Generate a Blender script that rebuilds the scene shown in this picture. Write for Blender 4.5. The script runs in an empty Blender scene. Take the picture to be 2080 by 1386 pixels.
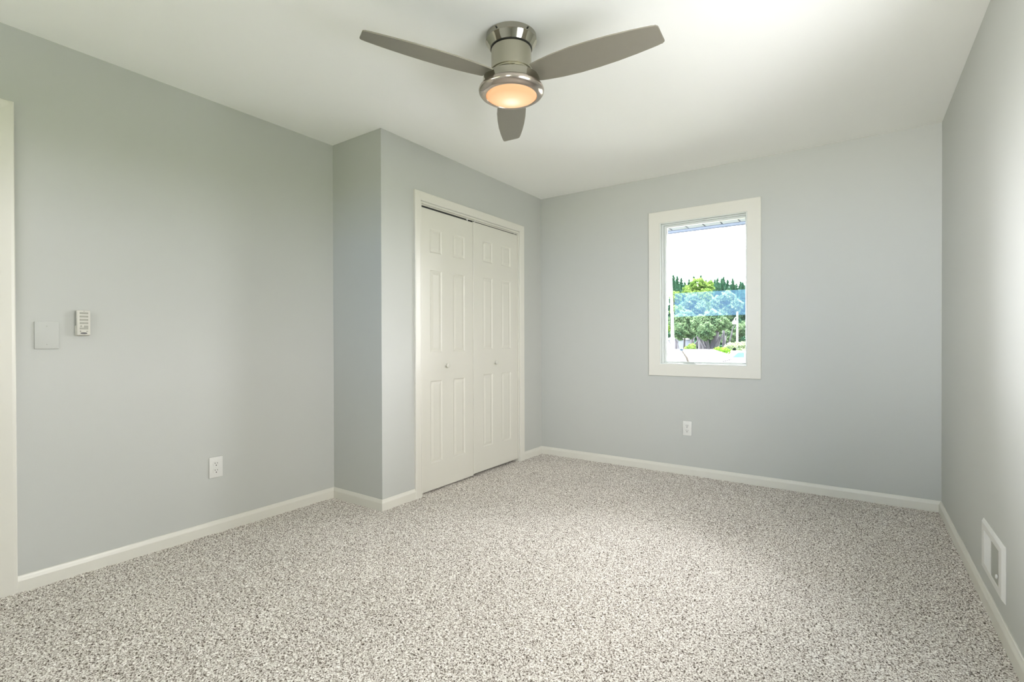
import bpy, bmesh, math, random
import numpy as np
from mathutils import Vector, Matrix

sc = bpy.context.scene
COL = sc.collection

# ------------------------------------------------------------------ camera
F_PX, YAW, PIT, ROL, EYE = 1008.45, 0.6059, -0.0054, -0.0028, 1.0828
cam = bpy.data.cameras.new('camera'); camo = bpy.data.objects.new('camera', cam); COL.objects.link(camo)
cam.sensor_width = 36.0; cam.lens = 36.0*F_PX/2080.0; cam.shift_y = 5.0/2080.0
cam.clip_start = 0.02; cam.clip_end = 900
fw = Vector((-math.sin(YAW), math.cos(YAW), 0)); rt = Vector((math.cos(YAW), math.sin(YAW), 0)); up = Vector((0, 0, 1))
FWD = fw*math.cos(PIT)+up*math.sin(PIT); U1 = up*math.cos(PIT)-fw*math.sin(PIT)
RGT = rt*math.cos(ROL)+U1*math.sin(ROL); UPV = U1*math.cos(ROL)-rt*math.sin(ROL)
mw = Matrix((RGT, UPV, -FWD)).transposed().to_4x4(); mw.translation = Vector((0, 0, EYE))
camo.matrix_world = mw
sc.camera = camo

# ------------------------------------------------------------------ exposure
vs = sc.view_settings
vs.view_transform = 'Standard'; vs.look = 'None'; vs.gamma = 1.0; vs.use_curve_mapping = False
EXPO = 1.36
vs.exposure = EXPO
sc.cycles.max_bounces = 14; sc.cycles.diffuse_bounces = 10; sc.cycles.glossy_bounces = 4
sc.cycles.transparent_max_bounces = 16
sc.cycles.caustics_reflective = False; sc.cycles.caustics_refractive = False
sc.cycles.sample_clamp_indirect = 6.0
sc.cycles.use_denoising = True

# ------------------------------------------------------------------ sky: white haze with a gap of clear blue to the south
SKY = 4.4
w = bpy.data.worlds.new('sky'); sc.world = w; w.use_nodes = True
nt = w.node_tree; nt.nodes.clear()
tc = nt.nodes.new('ShaderNodeTexCoord')
mr = nt.nodes.new('ShaderNodeMapRange'); mr.inputs['From Min'].default_value = 0.96; mr.inputs['From Max'].default_value = 0.86
mx = nt.nodes.new('ShaderNodeMix'); mx.data_type = 'RGBA'
mx.inputs['A'].default_value = (0.26, 0.50, 0.88, 1); mx.inputs['B'].default_value = (1.04, 1.0, 0.98, 1)
bg = nt.nodes.new('ShaderNodeBackground'); bg.inputs['Strength'].default_value = SKY
wo = nt.nodes.new('ShaderNodeOutputWorld')
db = nt.nodes.new('ShaderNodeVectorMath'); db.operation = 'DOT_PRODUCT'; db.inputs[1].default_value = Vector((-0.10, -0.98, 0.12)).normalized()
nb = nt.nodes.new('ShaderNodeVectorMath'); nb.operation = 'NORMALIZE'
nt.links.new(tc.outputs['Generated'], nb.inputs[0]); nt.links.new(nb.outputs[0], db.inputs[0]); nt.links.new(db.outputs['Value'], mr.inputs['Value'])
nt.links.new(mr.outputs[0], mx.inputs['Factor']); 
# extra sky brightness added low in the north to push more light indoors
def sky_lobe(col_out, direction, lo, hi, gain, tint):
    dt = nt.nodes.new('ShaderNodeVectorMath'); dt.operation = 'DOT_PRODUCT'; dt.inputs[1].default_value = Vector(direction).normalized()
    nm = nt.nodes.new('ShaderNodeVectorMath'); nm.operation = 'NORMALIZE'
    m2 = nt.nodes.new('ShaderNodeMapRange'); m2.interpolation_type = 'SMOOTHSTEP'; m2.inputs['From Min'].default_value = lo; m2.inputs['From Max'].default_value = hi
    m2.inputs['To Max'].default_value = gain
    ad = nt.nodes.new('ShaderNodeMix'); ad.data_type = 'RGBA'; ad.blend_type = 'ADD'; ad.clamp_result = False; ad.clamp_factor = False; ad.inputs['B'].default_value = tint
    nt.links.new(tc.outputs['Generated'], nm.inputs[0]); nt.links.new(nm.outputs[0], dt.inputs[0]); nt.links.new(dt.outputs['Value'], m2.inputs['Value'])
    nt.links.new(m2.outputs[0], ad.inputs['Factor']); nt.links.new(col_out, ad.inputs['A'])
    return ad.outputs['Result']
c2 = sky_lobe(mx.outputs['Result'], (-0.10, 0.93, 0.30), 0.0, 0.95, 3.0, (0.97, 0.99, 1.06, 1))
nt.links.new(c2, bg.inputs['Color'])
nt.links.new(bg.outputs[0], wo.inputs[0])
w.cycles.sampling_method = 'AUTOMATIC'

# ------------------------------------------------------------------ sun (high, over the house from the left rear)
sl = bpy.data.lights.new('sun', 'SUN'); sl.energy = 22.0; sl.angle = math.radians(0.6); sl.color = (1, 0.97, 0.92)
so = bpy.data.objects.new('sun', sl); COL.objects.link(so)
so.rotation_euler = Vector((-0.50, -0.42, 0.95)).to_track_quat('Z', 'Y').to_euler()

# room dimensions (metres)
XL, XC, XR = -2.984, -2.486, 0.441
YJ, YB, YR = 2.129, 4.084, -0.75
H = 2.44
# windows (x or y range, z range)
WB = (-1.333, -0.673, 0.887, 2.050)     # back wall
WR = (0.95, 2.00, 0.85, 2.10)          # right wall, behind the view
WS = (-2.75, -1.40, 1.48, 1.97)         # rear wall, high transom
WQ = (-0.25, 0.33, 1.00, 2.10)          # rear wall, tall narrow opening added for fill light
def portal(name, loc, rot, sx, sy):
    l = bpy.data.lights.new(name, 'AREA'); l.shape = 'RECTANGLE'; l.size = sx; l.size_y = sy
    l.cycles.is_portal = True
    o = bpy.data.objects.new(name, l); o.location = loc; o.rotation_euler = rot; COL.objects.link(o)
portal('back_window_portal', ((WB[0]+WB[1])/2, YB+0.24, (WB[2]+WB[3])/2), (math.radians(-90), 0, 0), WB[1]-WB[0], WB[3]-WB[2])
portal('right_window_portal', (XR+0.20, (WR[0]+WR[1])/2, (WR[2]+WR[3])/2), (0, math.radians(90), 0), WR[3]-WR[2], WR[1]-WR[0])
portal('rear_window_portal', ((WS[0]+WS[1])/2, YR-0.20, (WS[2]+WS[3])/2), (math.radians(90), 0, 0), WS[1]-WS[0], WS[3]-WS[2])

# added fill lamp outside the tall rear opening, aimed at the back wall
dr = bpy.data.lights.new('fill_rear_window', 'AREA'); dr.shape = 'RECTANGLE'; dr.size = 0.5; dr.size_y = 1.0; dr.energy = 4.0; dr.spread = math.radians(60); dr.color = (1.0, 0.99, 0.98)
dro = bpy.data.objects.new('fill_rear_window', dr); COL.objects.link(dro); dro.location = ((WQ[0]+WQ[1])/2, YR-0.40, (WQ[2]+WQ[3])/2)
dro.rotation_euler = Vector((0.02, -1.0, -0.10)).to_track_quat('Z', 'Y').to_euler()
# added narrow fill lamp outside the high rear window, aimed at the right wall
dt_ = bpy.data.lights.new('fill_high_window', 'AREA'); dt_.shape = 'RECTANGLE'; dt_.size = 0.9; dt_.size_y = 0.45; dt_.energy = 4.2; dt_.spread = math.radians(42); dt_.color = (1.0, 0.985, 0.96)
dto = bpy.data.objects.new('fill_high_window', dt_); COL.objects.link(dto); dto.location = (-2.52, YR-0.45, 1.78)
dto.rotation_euler = Vector((-0.66, -0.75, 0.06)).to_track_quat('Z', 'Y').to_euler()
# added fill lamp outside the right-hand window, slanted onto closet and back walls
dl = bpy.data.lights.new('fill_right_window', 'AREA'); dl.shape = 'RECTANGLE'; dl.size = 1.0; dl.size_y = 1.1; dl.energy = 11.0; dl.spread = math.radians(95); dl.color = (1.0, 0.98, 0.97)
dlo = bpy.data.objects.new('fill_right_window', dl); COL.objects.link(dlo); dlo.location = (XR+0.62, 1.02, 1.62)
dlo.rotation_euler = Vector((0.62, -0.74, 0.20)).to_track_quat('Z', 'Y').to_euler()

# ------------------------------------------------------------------ materials
def lin(r, g, b):
    f = lambda c: (c/255/12.92) if c/255 <= 0.04045 else ((c/255+0.055)/1.055)**2.4
    return (f(r), f(g), f(b), 1)
def mat(name, col, rough=0.6, metal=0.0, noise=0.0, nscale=20.0, bump=0.0, bscale=200.0, aniso=0.0, spec=0.5, bdist=0.002):
    m = bpy.data.materials.new(name); m.use_nodes = True
    t = m.node_tree; b = t.nodes['Principled BSDF']
    b.inputs['Base Color'].default_value = col; b.inputs['Roughness'].default_value = rough; b.inputs['Metallic'].default_value = metal
    b.inputs['Specular IOR Level'].default_value = spec
    if aniso: b.inputs['Anisotropic'].default_value = aniso
    tcn = t.nodes.new('ShaderNodeTexCoord')
    if noise:
        n = t.nodes.new('ShaderNodeTexNoise'); n.inputs['Scale'].default_value = nscale; n.inputs['Detail'].default_value = 4
        r = t.nodes.new('ShaderNodeMix'); r.data_type = 'RGBA'
        r.inputs['A'].default_value = tuple(c*(1-noise) for c in col[:3])+(1,)
        r.inputs['B'].default_value = tuple(min(1, c*(1+noise)) for c in col[:3])+(1,)
        t.links.new(tcn.outputs['Object'], n.inputs['Vector']); t.links.new(n.outputs['Fac'], r.inputs['Factor'])
        t.links.new(r.outputs['Result'], b.inputs['Base Color'])
    if bump:
        n = t.nodes.new('ShaderNodeTexNoise'); n.inputs['Scale'].default_value = bscale; n.inputs['Detail'].default_value = 3
        bu = t.nodes.new('ShaderNodeBump'); bu.inputs['Strength'].default_value = bump; bu.inputs['Distance'].default_value = bdist
        t.links.new(tcn.outputs['Object'], n.inputs['Vector']); t.links.new(n.outputs['Fac'], bu.inputs['Height']); t.links.new(bu.outputs[0], b.inputs['Normal'])
    return m
M = {}
M['wall'] = mat('wall_paint', (0.486, 0.497, 0.470, 1), 0.55, noise=0.012, nscale=1.5, bump=0.08, bscale=350, spec=0.3)
M['ceiling'] = mat('ceiling_paint', (0.90, 0.90, 0.87, 1), 0.9, noise=0.01, nscale=2, bump=0.05, bscale=300, spec=0.1)
M['trim'] = mat('trim_paint', (0.660, 0.648, 0.585, 1), 0.32, noise=0.01, nscale=8, bump=0.03, bscale=120)
M['door'] = mat('door_paint', (0.635, 0.625, 0.560, 1), 0.38, noise=0.01, nscale=6, bump=0.05, bscale=250)
M['vinyl'] = mat('white_vinyl', (0.66, 0.69, 0.66, 1), 0.35, noise=0.01, nscale=10)
M['plastic'] = mat('white_plastic', (0.66, 0.66, 0.63, 1), 0.35, noise=0.01, nscale=40)
M['ivory'] = mat('ivory_plastic', (0.56, 0.55, 0.49, 1), 0.4, noise=0.01, nscale=40)
M['dark'] = mat('dark_slot', (0.02, 0.02, 0.02, 1), 0.6, noise=0.1)
M['slate'] = mat('slot_grey', (0.10, 0.10, 0.09, 1), 0.6, noise=0.1)
M['btn'] = mat('grey_button', (0.34, 0.34, 0.29, 1), 0.5, noise=0.05, nscale=300)
M['black'] = mat('black_badge', (0.015, 0.013, 0.012, 1), 0.3, noise=0.05)
M['duct'] = mat('duct_grey', (0.16, 0.18, 0.20, 1), 0.6, noise=0.1)
M['closet'] = mat('dark_closet_lining', (0.10, 0.10, 0.09, 1), 0.9, noise=0.05)  # closet lining coloured dark in place of the shade inside
M['nickel'] = mat('brushed_nickel', (0.47, 0.45, 0.365, 1), 0.25, 1.0, noise=0.03, nscale=60, aniso=0.5)
M['polish'] = mat('polished_nickel', (0.46, 0.44, 0.37, 1), 0.07, 1.0, noise=0.02, nscale=20)
M['ring'] = mat('satin_nickel_ring', (0.54, 0.475, 0.425, 1), 0.18, 1.0, noise=0.02, nscale=30)
M['groove'] = mat('black_groove', (0.015, 0.015, 0.012, 1), 0.5, noise=0.1)  # near-black for the fan's gap, hub and screws
M['blade'] = mat('silver_blade', (0.31, 0.29, 0.245, 1), 0.40, 0.5, noise=0.03, nscale=30)
M['crank'] = mat('crank_bronze', (0.42, 0.38, 0.33, 1), 0.4, 0.3, noise=0.05, nscale=60)
M['knobblue'] = mat('crank_knob', (0.25, 0.42, 0.62, 1), 0.3, noise=0.05, nscale=60)
M['bark'] = mat('tree_bark', (0.032, 0.031, 0.042, 1), 0.9, noise=0.4, nscale=3, bump=0.4, bscale=8, bdist=0.03)
M['polewood'] = mat('weathered_pole', (0.36, 0.36, 0.42, 1), 0.9, noise=0.15, nscale=3)
M['carpaint'] = mat('white_car_paint', (0.72, 0.72, 0.72, 1), 0.3, noise=0.02, nscale=2)
M['carglass'] = mat('car_glass', (0.06, 0.15, 0.20, 1), 0.08, noise=0.1, nscale=1)
M['cardark'] = mat('rubber', (0.02, 0.02, 0.02, 1), 0.7, noise=0.1)
M['siding'] = mat('grey_siding', (0.16, 0.18, 0.24, 1), 0.8, noise=0.1, nscale=2)
M['metalgrey'] = mat('galvanised_steel', (0.42, 0.44, 0.50, 1), 0.4, 0.4, noise=0.06, nscale=8)
M['lampwhite'] = mat('lamp_white', (0.75, 0.76, 0.78, 1), 0.5, noise=0.02)
M['insul'] = mat('insulator_brown', (0.06, 0.04, 0.035, 1), 0.4, noise=0.1)

def glass_mat():
    m = bpy.data.materials.new('window_glass'); m.use_nodes = True; t = m.node_tree; t.nodes.clear()
    tr = t.nodes.new('ShaderNodeBsdfTransparent'); tr.inputs[0].default_value = (0.985, 0.99, 0.99, 1)
    gl = t.nodes.new('ShaderNodeBsdfGlossy'); gl.inputs['Roughness'].default_value = 0.0
    fr = t.nodes.new('ShaderNodeFresnel'); fr.inputs['IOR'].default_value = 1.5
    mi = t.nodes.new('ShaderNodeMixShader'); o = t.nodes.new('ShaderNodeOutputMaterial')
    t.links.new(fr.outputs[0], mi.inputs[0]); t.links.new(tr.outputs[0], mi.inputs[1]); t.links.new(gl.outputs[0], mi.inputs[2]); t.links.new(mi.outputs[0], o.inputs[0])
    return m
M['glass'] = glass_mat()

def lens_mat(hot_spot):
    m = bpy.data.materials.new('glowing_lens'); m.use_nodes = True; t = m.node_tree; b = t.nodes['Principled BSDF']
    b.inputs['Base Color'].default_value = (0.30, 0.26, 0.20, 1); b.inputs['Roughness'].default_value = 0.35
    tcn = t.nodes.new('ShaderNodeTexCoord'); d = t.nodes.new('ShaderNodeVectorMath'); d.operation = 'DISTANCE'
    d.inputs[1].default_value = hot_spot
    cr = t.nodes.new('ShaderNodeValToRGB'); e = cr.color_ramp.elements
    e[0].position = 0.0; e[0].color = (1.0, 0.90, 0.74, 1); e[1].position = 1.0; e[1].color = (0.84, 0.37, 0.14, 1)  # bulb glow painted into the emission colour as a radial ramp
    x = e.new(0.36); x.color = (0.98, 0.60, 0.31, 1)
    r = t.nodes.new('ShaderNodeMapRange'); r.inputs['From Min'].default_value = 0.030; r.inputs['From Max'].default_value = 0.105
    t.links.new(tcn.outputs['Object'], d.inputs[0]); t.links.new(d.outputs['Value'], r.inputs['Value']); t.links.new(r.outputs[0], cr.inputs[0])
    t.links.new(cr.outputs[0], b.inputs['Emission Color']); b.inputs['Emission Strength'].default_value = 1.0/2**EXPO
    return m

def leaf_mat(name, c1, c2, trans=0.35):
    m = bpy.data.materials.new(name); m.use_nodes = True; t = m.node_tree; t.nodes.clear()
    tcn = t.nodes.new('ShaderNodeTexCoord'); n = t.nodes.new('ShaderNodeTexNoise'); n.inputs['Scale'].default_value = 1.3; n.inputs['Detail'].default_value = 5
    r = t.nodes.new('ShaderNodeMapRange'); r.inputs['From Min'].default_value = 0.32; r.inputs['From Max'].default_value = 0.68
    mi = t.nodes.new('ShaderNodeMix'); mi.data_type = 'RGBA'; mi.inputs['A'].default_value = c1; mi.inputs['B'].default_value = c2
    d = t.nodes.new('ShaderNodeBsdfDiffuse'); tl = t.nodes.new('ShaderNodeBsdfTranslucent'); ms = t.nodes.new('ShaderNodeMixShader'); ms.inputs[0].default_value = trans
    o = t.nodes.new('ShaderNodeOutputMaterial')
    t.links.new(tcn.outputs['Object'], n.inputs['Vector']); t.links.new(n.outputs['Fac'], r.inputs['Value']); t.links.new(r.outputs[0], mi.inputs['Factor'])
    for s in (d, tl): t.links.new(mi.outputs['Result'], s.inputs['Color'])
    t.links.new(d.outputs[0], ms.inputs[1]); t.links.new(tl.outputs[0], ms.inputs[2]); t.links.new(ms.outputs[0], o.inputs[0])
    return m
M['conifer'] = leaf_mat('conifer_needles', (0.022, 0.070, 0.046, 1), (0.09, 0.19, 0.12, 1), 0.15)
M['broad'] = leaf_mat('broad_leaves', (0.020, 0.045, 0.026, 1), (0.11, 0.17, 0.09, 1), 0.25)
M['yellowleaf'] = leaf_mat('yellow_green_leaves', (0.03, 0.07, 0.015, 1), (0.13, 0.20, 0.05, 1), 0.25)
M['bushleaf'] = leaf_mat('pale_bush_leaves', (0.05, 0.10, 0.04, 1), (0.30, 0.36, 0.22, 1), 0.25)
M['limeleaf'] = leaf_mat('lime_shrub_leaves', (0.06, 0.15, 0.012, 1), (0.11, 0.24, 0.03, 1), 0.25)
M['lawn'] = mat('lawn_grass', (0.085, 0.10, 0.055, 1), 0.95, noise=0.3, nscale=0.8, bump=0.3, bscale=10, bdist=0.05)

def carpet_mat():
    m = bpy.data.materials.new('speckled_carpet'); m.use_nodes = True; t = m.node_tree; b = t.nodes['Principled BSDF']
    b.inputs['Roughness'].default_value = 1.0; b.inputs['Specular IOR Level'].default_value = 0.05
    tcn = t.nodes.new('ShaderNodeTexCoord')
    nz = t.nodes.new('ShaderNodeTexNoise'); nz.inputs['Scale'].default_value = 175; nz.inputs['Detail'].default_value = 1.5; nz.inputs['Roughness'].default_value = 0.55; nz.inputs['Distortion'].default_value = 0.6
    t.links.new(tcn.outputs['Object'], nz.inputs['Vector'])
    cr = t.nodes.new('ShaderNodeValToRGB'); cr.color_ramp.interpolation = 'LINEAR'; e = cr.color_ramp.elements
    e[0].position = 0.30; e[0].color = (0.060, 0.048, 0.038, 1)
    e[1].position = 0.64; e[1].color = (0.92, 0.89, 0.84, 1)
    for p, c in ((0.38, (0.19, 0.16, 0.135, 1)), (0.45, (0.46, 0.415, 0.37, 1)), (0.53, (0.68, 0.64, 0.59, 1))):
        x = e.new(p); x.color = c
    t.links.new(nz.outputs['Fac'], cr.inputs[0])
    n2 = t.nodes.new('ShaderNodeTexNoise'); n2.inputs['Scale'].default_value = 2.2; n2.inputs['Detail'].default_value = 3
    t.links.new(tcn.outputs['Object'], n2.inputs['Vector'])
    mr2 = t.nodes.new('ShaderNodeMapRange'); mr2.inputs['To Min'].default_value = 0.90; mr2.inputs['To Max'].default_value = 1.08
    t.links.new(n2.outputs['Fac'], mr2.inputs['Value'])
    mm = t.nodes.new('ShaderNodeMix'); mm.data_type = 'RGBA'; mm.blend_type = 'MULTIPLY'; mm.inputs['Factor'].default_value = 1
    t.links.new(cr.outputs[0], mm.inputs['A']); t.links.new(mr2.outputs[0], mm.inputs['B'])
    t.links.new(mm.outputs['Result'], b.inputs['Base Color'])
    return m
M['soffit'] = mat('vented_soffit', (0.165, 0.180, 0.176, 1), 0.8, noise=0.03, nscale=3, spec=0.0)
M['fascia'] = mat('fascia_paint', (0.13, 0.155, 0.20, 1), 0.8, noise=0.03, nscale=3, spec=0.0)
M['carpet'] = carpet_mat()
M['bounce_grey'] = mat('pale_bounce', (0.27, 0.28, 0.30, 1), 0.9, noise=0.08, nscale=1.2, bump=0.1, bscale=40)  # pale grey of the added bounce slab

def roof_mat():
    m = bpy.data.materials.new('pale_roof_shingles'); m.use_nodes = True; t = m.node_tree; b = t.nodes['Principled BSDF']
    b.inputs['Roughness'].default_value = 0.95; b.inputs['Specular IOR Level'].default_value = 0.0
    tcn = t.nodes.new('ShaderNodeTexCoord'); mp = t.nodes.new('ShaderNodeMapping'); mp.inputs['Rotation'].default_value = (0, 0, math.radians(90))
    br = t.nodes.new('ShaderNodeTexBrick'); br.inputs['Scale'].default_value = 1.0
    br.inputs['Brick Width'].default_value = 0.9; br.inputs['Row Height'].default_value = 0.21; br.inputs['Mortar Size'].default_value = 0.014
    br.inputs['Color1'].default_value = (0.26, 0.255, 0.265, 1); br.inputs['Color2'].default_value = (0.21, 0.213, 0.22, 1); br.inputs['Mortar'].default_value = (0.012, 0.011, 0.011, 1)
    t.links.new(tcn.outputs['Object'], mp.inputs[0]); t.links.new(mp.outputs[0], br.inputs['Vector']); t.links.new(br.outputs['Color'], b.inputs['Base Color'])
    return m
M['shingle'] = roof_mat()

# ------------------------------------------------------------------ mesh helpers
def link(name, bm, m, parent=None, smooth=False, loc=None, rot=None):
    me = bpy.data.meshes.new(name); bmesh.ops.recalc_face_normals(bm, faces=bm.faces[:]) ; bm.to_mesh(me); bm.free()
    o = bpy.data.objects.new(name, me); COL.objects.link(o)
    ms = m if isinstance(m, (list, tuple)) else [m]
    for x in ms: me.materials.append(x)
    if smooth:
        for p in me.polygons: p.use_smooth = True
        me.set_sharp_from_angle(angle=math.radians(38))
    if parent is not None: o.parent = parent
    if loc is not None: o.location = loc
    if rot is not None: o.rotation_euler = rot
    return o
def box(bm, x0, x1, y0, y1, z0, z1, bev=0.0, seg=2, mi=0):
    r = bmesh.ops.create_cube(bm, size=1.0)
    vs_ = r['verts']
    for v in vs_:
        v.co = Vector(((x0+x1)/2+v.co.x*(x1-x0), (y0+y1)/2+v.co.y*(y1-y0), (z0+z1)/2+v.co.z*(z1-z0)))
    fs = set(f for v in vs_ for f in v.link_faces)
    for f in fs: f.material_index = mi
    if bev:
        es = list(set(e for v in vs_ for e in v.link_edges))
        bmesh.ops.bevel(bm, geom=es, offset=bev, segments=seg, affect='EDGES', profile=0.5)
def quadprism(bm, pts, vec):
    a = [bm.verts.new(p) for p in pts]; b = [bm.verts.new(Vector(p)+Vector(vec)) for p in pts]
    n = len(pts); bm.faces.new(a); bm.faces.new(b[::-1])
    for i in range(n): bm.faces.new((a[i], a[(i+1) % n], b[(i+1) % n], b[i]))
def lathe(bm, prof, seg=64, axis='Z', c=(0, 0, 0)):
    rings = []
    for r, z in prof:
        ring = []
        if r < 1e-6:
            p = (0, 0, z); ring = [p]
        else:
            ring = [(r*math.cos(2*math.pi*i/seg), r*math.sin(2*math.pi*i/seg), z) for i in range(seg)]
        out = []
        for p in ring:
            if axis == 'X': p = (p[2], p[0], p[1])
            elif axis == 'Y': p = (p[0], p[2], p[1])
            out.append(bm.verts.new((p[0]+c[0], p[1]+c[1], p[2]+c[2])))
        rings.append(out)
    for a, b in zip(rings, rings[1:]):
        if len(a) == 1 and len(b) == 1: continue
        for i in range(seg):
            j = (i+1) % seg
            if len(a) == 1: bm.faces.new((a[0], b[i], b[j]))
            elif len(b) == 1: bm.faces.new((a[i], a[j], b[0]))
            else: bm.faces.new((a[i], a[j], b[j], b[i]))
def tube(bm, pts, rads, seg=8):
    rings = []
    for i, (p, r) in enumerate(zip(pts, rads)):
        p = Vector(p); d = (Vector(pts[min(i+1, len(pts)-1)])-Vector(pts[max(i-1, 0)])).normalized()
        a = d.orthogonal().normalized() if abs(d.z) > 0.95 else d.cross(Vector((0, 0, 1))).normalized(); b = d.cross(a)
        rings.append([bm.verts.new(p+a*r*math.cos(2*math.pi*k/seg)+b*r*math.sin(2*math.pi*k/seg)) for k in range(seg)])
    for a, b in zip(rings, rings[1:]):
        for k in range(seg): bm.faces.new((a[k], a[(k+1) % seg], b[(k+1) % seg], b[k]))
    bm.faces.new(rings[0][::-1]); bm.faces.new(rings[-1])
def struct(name, bm, m, smooth=False, parent=None):
    o = link(name, bm, m, parent, smooth)
    if parent is None: o['kind'] = 'structure'
    return o
def tag(o, label, cat, group=None):
    o['label'] = label; o['category'] = cat
    if group: o['group'] = group
    return o
def empty(name, loc, rz=0):
    o = bpy.data.objects.new(name, None); o.empty_display_size = 0.05; COL.objects.link(o); o.location = loc; o.rotation_euler = (0, 0, rz)
    return o
def B(): return bmesh.new()

# ------------------------------------------------------------------ walls, floor, ceiling
T = 0.12
def wall_x(bm, x0, x1, ya, yb, za, zb, hole=None):       # slab perpendicular to X; hole=(y0,y1,z0,z1)
    if hole is None: box(bm, x0, x1, ya, yb, za, zb); return
    h0, h1, g0, g1 = hole
    box(bm, x0, x1, ya, h0, za, zb); box(bm, x0, x1, h1, yb, za, zb)
    if g0 > za: box(bm, x0, x1, h0, h1, za, g0)
    box(bm, x0, x1, h0, h1, g1, zb)
def wall_y(bm, y0, y1, xa, xb, za, zb, hole=None):
    if hole is None: box(bm, xa, xb, y0, y1, za, zb); return
    h0, h1, g0, g1 = hole
    box(bm, xa, h0, y0, y1, za, zb); box(bm, h1, xb, y0, y1, za, zb)
    if g0 > za: box(bm, h0, h1, y0, y1, za, g0)
    box(bm, h0, h1, y0, y1, g1, zb)
DO = (-0.345, 0.476, 2.050)       # entry door opening in the left wall (y0,y1,top)
CO = (2.475, 3.702, 2.056)        # closet opening (y0,y1,top)
ZB = -0.06
bm = B(); wall_x(bm, XL-T, XL, YR-0.16, YJ, ZB, H, (DO[0], DO[1], ZB, DO[2])); struct('wall_left', bm, M['wall'])
bm = B(); box(bm, XC-0.72, XC-0.02, YJ, YJ+0.09, ZB, H); box(bm, XC-0.0201, XC, YJ, YJ+0.09, ZB, H); struct('wall_closet_end', bm, M['wall'])
bm = B(); wall_x(bm, XC-0.10, XC, YJ+0.09, YB, ZB, H, (CO[0], CO[1], ZB, CO[2])); struct('wall_closet', bm, M['wall'])
bm = B(); wall_x(bm, XC-0.72, XC-0.70, YJ+0.09, YB, ZB, H); struct('wall_closet_inside', bm, M['closet'])
bm = B(); wall_y(bm, YB, YB+0.17, XC-0.72, XR+0.16, ZB, H, WB); struct('wall_back', bm, M['wall'])
bm = B(); wall_x(bm, XR, XR+0.16, YR-0.16, YB, ZB, H, WR); struct('wall_right', bm, M['wall'])
bm = B(); wall_y(bm, YR-0.16, YR, XL, -1.20, ZB, H, WS); wall_y(bm, YR-0.16, YR, -1.20, XR, ZB, H, WQ); struct('wall_rear', bm, M['wall'])
bm = B(); box(bm, XL-0.5, XR+0.16, YR-0.16, YB+0.17, H, H+0.2); struct('ceiling', bm, M['ceiling'])

# carpet: a fine height field of tufts inside the room, one mesh with the sub-floor slab
def carpet():
    rng = np.random.default_rng(5)
    s = 0.0045
    xs = np.arange(XC-0.12 if False else XL+0.001, XR, s); ys = np.arange(0.30, YB, s)
    nx, ny = len(xs), len(ys)
    X, Y = np.meshgrid(xs, ys)
    jit = (rng.random((2, ny, nx))-0.5)*s*0.7
    hgt = rng.random((ny, nx))
    sm = (hgt+np.roll(hgt, 1, 0)+np.roll(hgt, 1, 1)+np.roll(np.roll(hgt, 1, 0), 1, 1))/4
    Z = 0.0095*(0.55*sm+0.45*hgt)-0.006
    big = rng.random((ny//24+2, nx//24+2))
    iy = np.linspace(0, big.shape[0]-1.001, ny); ix = np.linspace(0, big.shape[1]-1.001, nx)
    y0 = iy.astype(int); x0 = ix.astype(int); fy = (iy-y0)[:, None]; fx = (ix-x0)[None, :]
    bg_ = (big[y0][:, x0]*(1-fy)*(1-fx)+big[y0+1][:, x0]*fy*(1-fx)+big[y0][:, x0+1]*(1-fy)*fx+big[y0+1][:, x0+1]*fy*fx)
    Z += 0.004*(bg_-0.5)
    X = X+jit[0]; Y = Y+jit[1]
    co = np.stack([X, Y, Z], -1).reshape(-1, 3).astype(np.float32)
    idx = np.arange(nx*ny).reshape(ny, nx)
    q = np.stack([idx[:-1, :-1], idx[:-1, 1:], idx[1:, 1:], idx[1:, :-1]], -1).reshape(-1, 4)
    # leave out the solid pier behind the closet end wall
    cx = co[q[:, 0], 0]; cy = co[q[:, 0], 1]
    keep = ~((cx < XC-0.11) & (cy > YJ+0.02))
    q = q[keep]
    extra = np.array([[XL-0.3, YR-0.16, -0.003], [XR+0.1, YR-0.16, -0.003], [XR+0.1, 0.31, -0.003], [XL-0.3, 0.31, -0.003],
                      [XL-0.5, YR-0.16, -0.02], [XR+0.16, YR-0.16, -0.02], [XR+0.16, YB+0.17, -0.02], [XL-0.5, YB+0.17, -0.02],
                      [XL-0.5, YR-0.16, -0.30], [XR+0.16, YR-0.16, -0.30], [XR+0.16, YB+0.17, -0.30], [XL-0.5, YB+0.17, -0.30]], np.float32)
    n = len(co); co = np.concatenate([co, extra])
    eq = np.array([[0, 1, 2, 3], [4, 5, 6, 7], [11, 10, 9, 8], [4, 8, 9, 5], [5, 9, 10, 6], [6, 10, 11, 7], [7, 11, 8, 4]])+n
    q = np.concatenate([q, eq])
    me = bpy.data.meshes.new('floor')
    me.vertices.add(len(co)); me.vertices.foreach_set('co', co.ravel())
    me.loops.add(q.size); me.loops.foreach_set('vertex_index', q.ravel().astype(np.int32))
    me.polygons.add(len(q)); me.polygons.foreach_set('loop_start', (np.arange(len(q))*4).astype(np.int32))
    me.update(calc_edges=True); me.validate()
    me.materials.append(M['carpet'])
    o = bpy.data.objects.new('floor', me); COL.objects.link(o); o['kind'] = 'structure'
carpet()

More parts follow.
